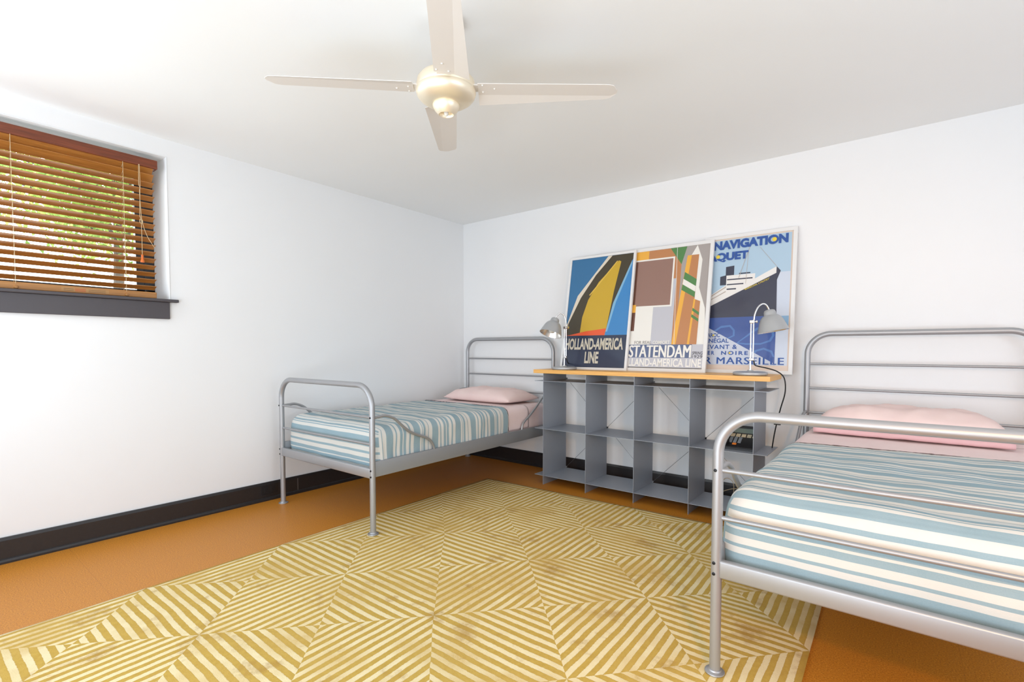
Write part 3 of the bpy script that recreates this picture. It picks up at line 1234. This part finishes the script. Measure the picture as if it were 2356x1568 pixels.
def art(t, bmcols, layers, x0, x1, y0, y1, name='print'):
    """layers: list of (material index, polygon pts); clipped to the sheet, each a hair above the last"""
    bm = bmesh.new()
    box(bm, x0, x1, y0, y1, -0.014, -0.006, mi=0)

    def clip(pts):
        for ax, lim, sgn in ((0, x0, 1), (0, x1, -1), (1, y0, 1), (1, y1, -1)):
            out_ = []
            for i in range(len(pts)):
                a, b = pts[i], pts[(i+1) % len(pts)]
                ia, ib = (a[ax]-lim)*sgn >= 0, (b[ax]-lim)*sgn >= 0
                if ia:
                    out_.append(a)
                if ia != ib:
                    f = (lim-a[ax])/(b[ax]-a[ax])
                    out_.append((a[0]+(b[0]-a[0])*f, a[1]+(b[1]-a[1])*f))
            pts = out_
            if not pts:
                break
        return pts
    for k, (mi, pts) in enumerate(layers):
        p = clip(pts)
        if len(p) > 2:
            f = poly(bm, [(a, b, -0.0058+0.00012*k) for a, b in p], mi)
            f.normal_update()
            if f.normal.z < 0:
                f.normal_flip()
    return obj(name, bm, bmcols, t)


def rect(a, b, c, d):
    return [(a, b), (c, b), (c, d), (a, d)]



ZL = -0.0025


def LINE(body, w, h, bold, mi, x, y, **k):
    return obj('lettering', text_bm(body, w, h, bold, mi, None, x, y, ZL, **k), LM, LT)


# --- left poster
t1, h1 = poster('white-framed poster reading HOLLAND-AMERICA LINE, leftmost on the console', 1.310, -0.245, -0.085, 1.812, 0.578, 0.018)
cols = art_mats([('paper', (236, 226, 206)), ('blue', (52, 112, 158)), ('bright_blue', (60, 134, 196)), ('dark_brown', (66, 58, 40)), ('gold', (204, 166, 44)),
                 ('cream', (226, 214, 194)), ('orange', (232, 92, 48)), ('navy', (44, 54, 78)), ('pale_gold', (226, 190, 78)), ('pale_blue', (130, 182, 214))])
layers = [(1, rect(0, 0.27, 0.578, 0.92)),
          (5, [(0.02, 0.27), (0.022, 0.36), (0.10, 0.60), (0.345, 0.905), (0.40, 0.905), (0.15, 0.45)]),
          (3, [(0.02, 0.27), (0.036, 0.37), (0.13, 0.58), (0.25, 0.76), (0.38, 0.905), (0.56, 0.905), (0.56, 0.27)]),
          (4, [(0.15, 0.27), (0.16, 0.42), (0.20, 0.56), (0.28, 0.70), (0.44, 0.86), (0.46, 0.85), (0.42, 0.62), (0.375, 0.27)]),
          (8, [(0.205, 0.60), (0.425, 0.86), (0.432, 0.855), (0.212, 0.595)]),
          (2, [(0.372, 0.27), (0.42, 0.52), (0.55, 0.85), (0.56, 0.86), (0.56, 0.27)]),
          (9, [(0.378, 0.30), (0.424, 0.53), (0.55, 0.85), (0.552, 0.82), (0.445, 0.53), (0.392, 0.30)]),
          (6, [(0.02, 0.27), (0.371, 0.27), (0.380, 0.325), (0.20, 0.305)]),
          (7, rect(0, 0, 0.578, 0.272))]
art(t1, cols, layers, 0.018, 0.560, 0.018, h1-0.018)
LT, LM = t1, [mat('letter_cream', srgb(206, 198, 180), 0.5)]
LINE('HOLLAND-AMERICA', 0.505, 0.092, 0.035, 0, 0.031, 0.157)
LINE('LINE', 0.120, 0.092, 0.035, 0, 0.218, 0.050)

# --- middle poster
t2, h2 = poster('white-framed poster reading STATENDAM, middle of the three on the console', 1.775, -0.22, -0.055, 1.820, 0.673, 0.024)
O2 = 0.055
cols = art_mats([('paper', (236, 232, 224)), ('brown', (192, 132, 86)), ('dull_brown', (150, 116, 104)), ('amber', (240, 178, 70)), ('green', (84, 134, 78)),
                 ('smoke', (170, 162, 158)), ('silver', (196, 196, 204)), ('white', (240, 237, 230)), ('slate', (88, 102, 138)), ('dark_umber', (110, 72, 58)), ('ink', (40, 36, 40))])
cols2 = [mat('print_cream', srgb(226, 214, 194))] and cols
L2 = [(5, rect(0, 0.19, 0.68, 0.92)),
      (7, [(0.52, 0.19), (0.57, 0.50), (0.50, 0.80), (0.56, 0.91), (0.60, 0.80), (0.59, 0.60), (0.64, 0.45), (0.66, 0.19)]),
      (1, rect(0.0, 0.19, 0.455, 0.92)),
      (3, rect(0.0, 0.80, 0.205, 0.92)),
      (4, [(0.36, 0.92), (0.49, 0.92), (0.455, 0.78)]),
      (7, rect(0.06, 0.19, 0.29, 0.50)),
      (6, rect(0.27, 0.19, 0.425, 0.68)),
      (7, rect(0.05, 0.475, 0.405, 0.845)),
      (2, rect(0.06, 0.487, 0.393, 0.833)),
      (9, rect(0.06, 0.487, 0.125, 0.833)),
      (9, rect(0.06, 0.30, 0.135, 0.44)), (3, rect(0.06, 0.44, 0.135, 0.50)),
      (1, [(0.425, 0.19), (0.50, 0.84), (0.575, 0.84), (0.555, 0.19)]),
      (3, [(0.425, 0.19), (0.495, 0.84), (0.525, 0.84), (0.455, 0.19)]),
      (4, [(0.484, 0.72), (0.57, 0.66), (0.568, 0.61), (0.478, 0.67)]),
      (7, [(0.478, 0.67), (0.568, 0.61), (0.566, 0.57), (0.474, 0.63)]),
      (4, [(0.474, 0.63), (0.566, 0.57), (0.564, 0.53), (0.469, 0.59)]),
      (1, [(0.535, 0.19), (0.560, 0.52), (0.605, 0.50), (0.60, 0.19)]),
      (3, [(0.535, 0.19), (0.560, 0.52), (0.572, 0.515), (0.550, 0.19)]),
      (4, [(0.557, 0.455), (0.604, 0.42), (0.603, 0.40), (0.555, 0.435)]),
      (4, [(0.553, 0.41), (0.602, 0.375), (0.601, 0.355), (0.551, 0.39)]),
      (7, [(0.415, 0.92), (0.418, 0.92), (0.447, 0.19), (0.444, 0.19)]),
      (6, rect(0.024, 0.02, 0.655, 0.196)),
      (8, rect(0.085, 0.10, 0.572, 0.196)),
      (6, rect(0.572, 0.10, 0.655, 0.196))]
art(t2, cols, L2, 0.024, 0.649, 0.030, h2-0.018)
LT, LM = t2, [mat('letter_white', srgb(240, 237, 230), 0.5), mat('letter_ink', srgb(40, 36, 40), 0.5), mat('letter_grey', srgb(150, 146, 146), 0.5)]
LINE('STATENDAM', 0.454, 0.090, 0.0, 0, 0.113, 0.102, heavy=0.0028)
LINE('HOLLAND-AMERICA LINE', 0.612, 0.058, 0.025, 0, 0.030, 0.036)
LINE('FOR REAL', 0.130, 0.024, 0.0, 2, 0.148, 0.200)
LINE('COMFORT', 0.124, 0.025, 0.02, 0, 0.289, 0.199)
LINE('SPRING', 0.070, 0.022, 0.01, 1, 0.577, 0.124)
LINE('1929', 0.070, 0.021, 0.0, 1, 0.577, 0.100)

# --- right poster
t3, h3 = poster('white-framed blue poster reading NAVIGATION and MARSEILLE, rightmost behind the lamp', 2.378, -0.125, -0.028, 1.84, 0.569, 0.022)
cols = art_mats([('mount', (226, 206, 190)), ('sky', (176, 202, 222)), ('pale_sky', (206, 214, 228)), ('hull', (56, 58, 76)), ('hull_low', (58, 76, 132)),
                 ('sea', (62, 88, 156)), ('wave', (84, 124, 186)), ('white_deck', (236, 232, 228)), ('pale_corner', (200, 206, 220)), ('shadow_deck', (190, 176, 166)), ('aqua', (140, 180, 214))])
L3 = [(1, rect(0.02, 0.055, 0.606, 0.913)),
      (2, rect(0.50, 0.375, 0.606, 0.66)),
      (10, rect(0.50, 0.30, 0.606, 0.374)), (2, rect(0.50, 0.055, 0.606, 0.30)),
      (3, [(0.18, 0.60), (0.18, 0.66), (0.23, 0.67), (0.23, 0.60)]), (3, [(0.215, 0.62), (0.215, 0.725), (0.268, 0.73), (0.268, 0.62)]),
      (7, [(0.02, 0.43), (0.02, 0.47), (0.22, 0.60), (0.22, 0.665), (0.40, 0.665), (0.40, 0.63), (0.525, 0.698), (0.526, 0.655), (0.02, 0.40)]),
      (3, rect(0.225, 0.632, 0.385, 0.640)), (3, rect(0.225, 0.598, 0.33, 0.606)), (3, rect(0.225, 0.566, 0.285, 0.575)), (3, rect(0.30, 0.668, 0.37, 0.676)),
      (9, [(0.02, 0.46), (0.02, 0.466), (0.22, 0.592), (0.22, 0.582)]), (9, [(0.02, 0.445), (0.02, 0.450), (0.22, 0.560), (0.22, 0.552)]),
      (3, [(0.02, 0.376), (0.02, 0.41), (0.525, 0.655), (0.526, 0.698), (0.550, 0.668), (0.530, 0.61), (0.535, 0.376)]),
      (5, rect(0.02, 0.055, 0.535, 0.377)),
      (6, [(0.30, 0.20), (0.42, 0.30), (0.47, 0.32), (0.52, 0.30), (0.53, 0.25), (0.51, 0.21), (0.45, 0.19), (0.36, 0.19)]),
      (5, [(0.315, 0.205), (0.425, 0.285), (0.47, 0.305), (0.51, 0.28), (0.515, 0.25), (0.50, 0.22), (0.45, 0.20), (0.36, 0.20)]),
      (6, [(0.13, 0.27), (0.20, 0.32), (0.26, 0.325), (0.29, 0.29), (0.29, 0.25), (0.24, 0.225)]),
      (5, [(0.15, 0.27), (0.20, 0.305), (0.255, 0.312), (0.278, 0.285), (0.278, 0.255), (0.24, 0.235)]),
      (6, [(0.38, 0.11), (0.42, 0.155), (0.47, 0.170), (0.52, 0.15), (0.535, 0.11)]),
      (5, [(0.40, 0.11), (0.43, 0.145), (0.47, 0.157), (0.51, 0.14), (0.525, 0.11)]),
      (8, [(0.02, 0.375), (0.117, 0.309), (0.525, 0.072), (0.535, 0.055), (0.02, 0.055)]),
      (9, [(0.36, 0.85), (0.363, 0.85), (0.30, 0.64), (0.297, 0.64)]), (9, [(0.353, 0.82), (0.355, 0.82), (0.345, 0.60), (0.343, 0.60)]),
      (9, [(0.42, 0.84), (0.422, 0.84), (0.526, 0.70), (0.523, 0.70)])]
L3 = [(k_, [(a_-0.068, b_) for a_, b_ in p_]) for k_, p_ in L3]
art(t3, cols, L3, 0.022, 0.547, 0.022, h3-0.022)
LT, LM = t3, [mat('letter_blue', srgb(44, 84, 158), 0.5), mat('letter_yellow', srgb(232, 206, 70), 0.5)]
LINE('NAVIGATION', 0.458, 0.062, 0.055, 0, 0.061, 0.846)
LINE('AQUET', 0.262, 0.066, 0.055, 0, 0.024, 0.760)
LINE('AROC', 0.084, 0.029, 0.02, 0, 0.044, 0.242)
LINE('\u00c9N\u00c9GAL', 0.150, 0.036, 0.02, 0, 0.036, 0.204)
LINE('EVANT', 0.152, 0.030, 0.02, 0, 0.041, 0.161, space=1.15)
LINE('&', 0.030, 0.030, 0.02, 0, 0.211, 0.161)
LINE('ER', 0.044, 0.026, 0.03, 0, 0.053, 0.122, space=1.35)
LINE('NOIRE', 0.168, 0.026, 0.03, 0, 0.141, 0.122, space=1.35)
LINE('R MARSEILLE', 0.484, 0.046, 0.0, 0, 0.036, 0.060, space=1.12, heavy=0.0016)
LINE('"MAR\u00c9CHAL LYAUTEY"', 0.165, 0.014, 0.02, 1, 0.270, 0.553, rot=0.40, space=1.1)
for cx_, cy_, rx_, ry_ in ((0.439, 0.877, 0.013, 0.014), (0.092, 0.800, 0.013, 0.013), (0.085, 0.256, 0.006, 0.007), (0.195, 0.135, 0.006, 0.007)):
    bm = bmesh.new()
    poly(bm, [(cx_+rx_*math.cos(2*PI*k/20), cy_+ry_*math.sin(2*PI*k/20), ZL+0.0003) for k in range(20)], 1)
    obj('letter_dot', bm, LM, t3)

# ------------------------------------------------------------------ desk lamps
ZTOP = 0.9018


def shade_bms():
    # opens towards -z; crown at top
    outp = [(0, 0.118), (0.020, 0.118), (0.029, 0.113), (0.033, 0.103), (0.034, 0.089), (0.036, 0.084), (0.044, 0.080), (0.056, 0.068), (0.066, 0.050), (0.076, 0.020), (0.085, -0.008), (0.0885, -0.016)]
    inp = [(0.0885, -0.016), (0.0862, -0.0155), (0.074, 0.018), (0.064, 0.047), (0.054, 0.063), (0.036, 0.074), (0, 0.076)]
    return outp, inp


def lamp(label, x, y, sgn, cap, axis, neck, arm_off, group='desk lamps'):
    t = thing('desk_lamp', label, 'lamp', (x, y, ZTOP), group=group)
    obj('base', LATHE([(0, 0), (0.088, 0), (0.096, 0.003), (0.0985, 0.010), (0.096, 0.018), (0.082, 0.023), (0.02, 0.025), (0.015, 0.032), (0, 0.032)], 48), M_SHADE, t, True, 50)
    bm = bmesh.new()
    tube(bm, [(0, 0, 0.02), (0, 0, 0.165)], 0.0062, 14)
    lathe(bm, [(0, 0), (0.011, 0), (0.012, 0.004), (0.011, 0.008), (0, 0.008)], 16, Matrix.Translation((0, 0, 0.027)))
    obj('stem', bm, M_CHROME, t, True, 50)
    ax, ay = arm_off
    bm = bmesh.new()
    tube(bm, [(0.0, 0, 0.095), (0.0, 0, 0.335)], 0.0045, 12)
    tube(bm, [(ax, ay, 0.10), (ax, ay, 0.330)], 0.0045, 12)
    obj('post', bm, M_CHROME, t, True, 50)
    xa, xb = min(0, ax)-0.008, max(0, ax)+0.008
    obj('clamp', BOX(xa, xb, min(0, ay)-0.008, max(0, ay)+0.008, 0.088, 0.106, 0.003), M_CHROME, t, True, 50)
    cl = obj('clamp', BOX(xa, xb, min(0, ay)-0.008, max(0, ay)+0.008, 0.316, 0.336, 0.003), M_CHROME, t, True, 50)
    bm = lathe(bmesh.new(), [(0, 0), (0.004, 0), (0.004, 0.008), (0.009, 0.008), (0.009, 0.016), (0, 0.017)], 14, Matrix.Translation((xb-0.001, ay/2, 0.326)) @ Matrix.Rotation(PI/2, 4, 'Y'))
    obj('knob', bm, M_CHROME, cl, True, 40)
    obj('neck', TUBE(catmull([(ax, ay, 0.325)]+neck, 8), 0.0052, 12), M_CHROME, t, True, 50)
    A = Vector(axis).normalized()       # points from opening towards crown
    q = Vector((0, 0, 1)).rotation_difference(A).to_matrix().to_4x4()
    M_ = Matrix.Translation(Vector(cap)) @ q @ Matrix.Translation((0, 0, -0.118))
    outp, inp = shade_bms()
    bm = bmesh.new()
    lathe(bm, outp, 40, M_, 0)
    lathe(bm, inp, 40, M_, 1)
    bmesh.ops.remove_doubles(bm, verts=bm.verts, dist=0.0001)
    sh = obj('shade', bm, [M_SHADE, M_SHADEIN], t, True, 55)
    bm = lathe(bmesh.new(), [(0, 0.06), (0.014, 0.06), (0.015, 0.035), (0.024, 0.022), (0.026, 0.012), (0.018, -0.002), (0, -0.008)], 18, M_)
    obj('bulb', bm, mat('frosted_bulb', (0.8, 0.78, 0.74), 0.3), sh, True, 60)
    return t


# camera right vector on the plan: neck and shade lie roughly in the picture plane
crv = Vector((rt.x, rt.y, 0))
cfv = Vector((fw.x, fw.y, 0)).normalized()


def P3(a, b, z):
    v = crv*a+cfv*b
    return (v.x, v.y, z)


lamp('silver desk lamp at the left end of the console, shade turned left', 1.425, -0.360, -1,
     P3(-0.070, -0.010, 0.398), P3(0.30, 0.24, 0.92), [P3(0.010, -0.002, 0.380), P3(-0.006, -0.004, 0.420), P3(-0.032, -0.008, 0.438), P3(-0.058, -0.010, 0.420), P3(-0.073, -0.010, 0.394)], tuple(P3(0.014, 0, 0)[:2]))
lamp('silver desk lamp at the right end of the console, shade turned right', 2.756, -0.352, 1,
     P3(0.104, -0.008, 0.398), P3(-0.15, 0.10, 0.97), [P3(0.022, -0.002, 0.375), P3(0.040, -0.004, 0.415), P3(0.066, -0.006, 0.434), P3(0.088, -0.008, 0.424), P3(0.105, -0.008, 0.394)], tuple(P3(0.016, 0, 0)[:2]))

# lamp cords are cables of their own
bm = TUBE(catmull([(2.773, -0.342, 0.990), (2.778, -0.335, 0.965), (2.80, -0.32, 0.955), (2.84, -0.30, 0.945), (2.89, -0.27, 0.925), (2.925, -0.25, 0.885), (2.930, -0.24, 0.80), (2.905, -0.22, 0.70), (2.885, -0.20, 0.62), (2.868, -0.19, 0.53), (2.855, -0.18, 0.4402)], 8), 0.0038, 8)
cr = tag(obj('power_cord', bm, M_RUBBER, None, True), 'black cord trailing off the right end of the console from the right lamp', 'cord', 'lamp cords')
bm = BOX(2.868, 2.906, -0.222, -0.205, 0.592, 0.604, 0.003)
obj('cord_switch', bm, M_RUBBER, cr)
bm = TUBE(catmull([(1.437, -0.349, 0.995), (1.436, -0.335, 0.965), (1.420, -0.290, 0.950), (1.380, -0.23, 0.945), (1.33, -0.20, 0.930), (1.285, -0.185, 0.908), (1.255, -0.165, 0.9062), (1.235, -0.15, 0.9062)], 8), 0.0035, 8)
tag(obj('power_cord', bm, M_RUBBER, None, True), 'short black cord behind the base of the left lamp', 'cord', 'lamp cords')

# ------------------------------------------------------------------ telephone on the middle shelf
ph = thing('telephone', 'black push-button desk telephone on the right bay of the middle shelf', 'telephone', (2.682, -0.292, 0.4402))
ph.rotation_euler = (0, 0, 0.03)
bm = bmesh.new()
prof = [(-0.105, 0.0), (-0.105, 0.016), (-0.09, 0.024), (0.045, 0.077), (0.10, 0.085), (0.10, 0.0)]
for xa in (-0.125, 0.115):
    pass
a = [bm.verts.new((-0.108, y, z)) for y, z in prof]
b = [bm.verts.new((0.115, y, z)) for y, z in prof]
for i in range(len(a)):
    bm.faces.new((a[i], a[(i+1) % len(a)], b[(i+1) % len(a)], b[i]))
bm.faces.new(a)
bm.faces.new(b[::-1])
bmesh.ops.recalc_face_normals(bm, faces=bm.faces)
bmesh.ops.bevel(bm, geom=list(bm.edges), offset=0.004, segments=2, affect='EDGES')
obj('phone_body', bm, M_BLACK, ph, True, 35)
sl = math.atan2(0.053, 0.135)


def on_top(y):
    return 0.024+(y+0.09)*math.tan(sl)


def pad(name, x0, x1, y0, y1, h, mt, parent=ph):
    bm = BOX(x0, x1, 0, (y1-y0)/math.cos(sl), -0.002, h, 0.0012)
    bmesh.ops.transform(bm, matrix=Matrix.Translation((0, y0, on_top(y0)+0.0008)) @ Matrix.Rotation(sl, 4, 'X'), verts=bm.verts)
    return obj(name, bm, mt, parent)


K_KEY = mat('grey_key', srgb(140, 146, 152), 0.5)
K_CREAM = mat('cream_key', srgb(224, 206, 172), 0.5)
for r in range(4):
    for c in range(3):
        pad('key', -0.046+c*0.026, -0.027+c*0.026, -0.058+r*0.0165, -0.047+r*0.0165, 0.004, K_KEY)
pad('redial_key', -0.020, 0.004, -0.080, -0.066, 0.004, mat('orange_key', srgb(236, 130, 40), 0.5))
for r in range(2):
    for c in range(5):
        pad('memory_key', -0.050+c*0.032, -0.024+c*0.032, 0.012+r*0.018, 0.025+r*0.018, 0.003, K_CREAM)
# tilted display block
bm = BOX(-0.062, 0.112, -0.004, 0.012, 0, 0.058, 0.002)
MD = Matrix.Translation((0, 0.058, 0.074)) @ Matrix.Rotation(-0.45, 4, 'X')
bmesh.ops.transform(bm, matrix=MD, verts=bm.verts)
dsp = obj('display_block', bm, M_BLACK, ph)
bm = BOX(-0.036, 0.104, -0.0052, -0.0035, 0.008, 0.038)
bmesh.ops.transform(bm, matrix=MD, verts=bm.verts)
obj('display_screen', bm, mat('lcd_grey', srgb(104, 118, 108), 0.25), dsp)
bm = bmesh.new()
text_bm('Panasonic', 0.052, 0.0062, 0.02, 0, bm, -0.056, 0.046, 0.0)
bmesh.ops.transform(bm, matrix=MD @ Matrix.Translation((0, -0.0046, 0)) @ Matrix.Rotation(PI/2, 4, 'X'), verts=bm.verts)
obj('maker_lettering', bm, mat('white_print', (0.75, 0.75, 0.75), 0.5), dsp)
# handset lying on the left
bm = bmesh.new()
tube(bm, catmull([(-0.060, -0.098, 0.040), (-0.060, -0.085, 0.060), (-0.060, -0.04, 0.080), (-0.060, 0.03, 0.100), (-0.060, 0.085, 0.108), (-0.060, 0.105, 0.092)], 6), [0.010]+[0.014]*3+[0.012]*24+[0.013]*2+[0.010], 14)
lathe(bm, [(0, -0.018), (0.021, -0.018), (0.023, 0.0), (0.018, 0.012), (0, 0.016)], 20, Matrix.Translation((-0.060, -0.075, 0.052)) @ Matrix.Rotation(0.37, 4, 'X'))
lathe(bm, [(0, -0.018), (0.021, -0.018), (0.023, 0.0), (0.018, 0.012), (0, 0.016)], 20, Matrix.Translation((-0.060, 0.083, 0.094)) @ Matrix.Rotation(0.3, 4, 'X'))
hs = obj('handset', bm, M_BLACK, ph, True, 50)
bm = bmesh.new()
coil = []
for i in range(160):
    f = i/159
    base = Vector((-0.112-0.020*math.sin(PI*f), -0.06+0.12*f, 0.012+0.012*math.sin(PI*f)))
    coil.append(base+Vector((0.0035*math.cos(i*1.2), 0, 0.0035*math.sin(i*1.2)+0.0)))
tube(bm, coil, 0.0012, 5)
obj('handset_cord', bm, M_RUBBER, ph, True)

# loose telephone wires under the console
bm = bmesh.new()
tube(bm, catmull([(2.47, -0.045, 0.006), (2.50, -0.05, 0.10), (2.55, -0.06, 0.17), (2.60, -0.065, 0.15), (2.60, -0.07, 0.06), (2.54, -0.075, 0.02), (2.50, -0.07, 0.05), (2.58, -0.065, 0.10), (2.70, -0.06, 0.13), (2.80, -0.06, 0.19), (2.90, -0.06, 0.22), (3.0, -0.05, 0.15), (3.08, -0.04, 0.004)], 8), 0.0022, 6)
tag(obj('telephone_wire', bm, M_CORD, None, True), 'thin beige wire looping against the baseboard behind the console', 'cord')
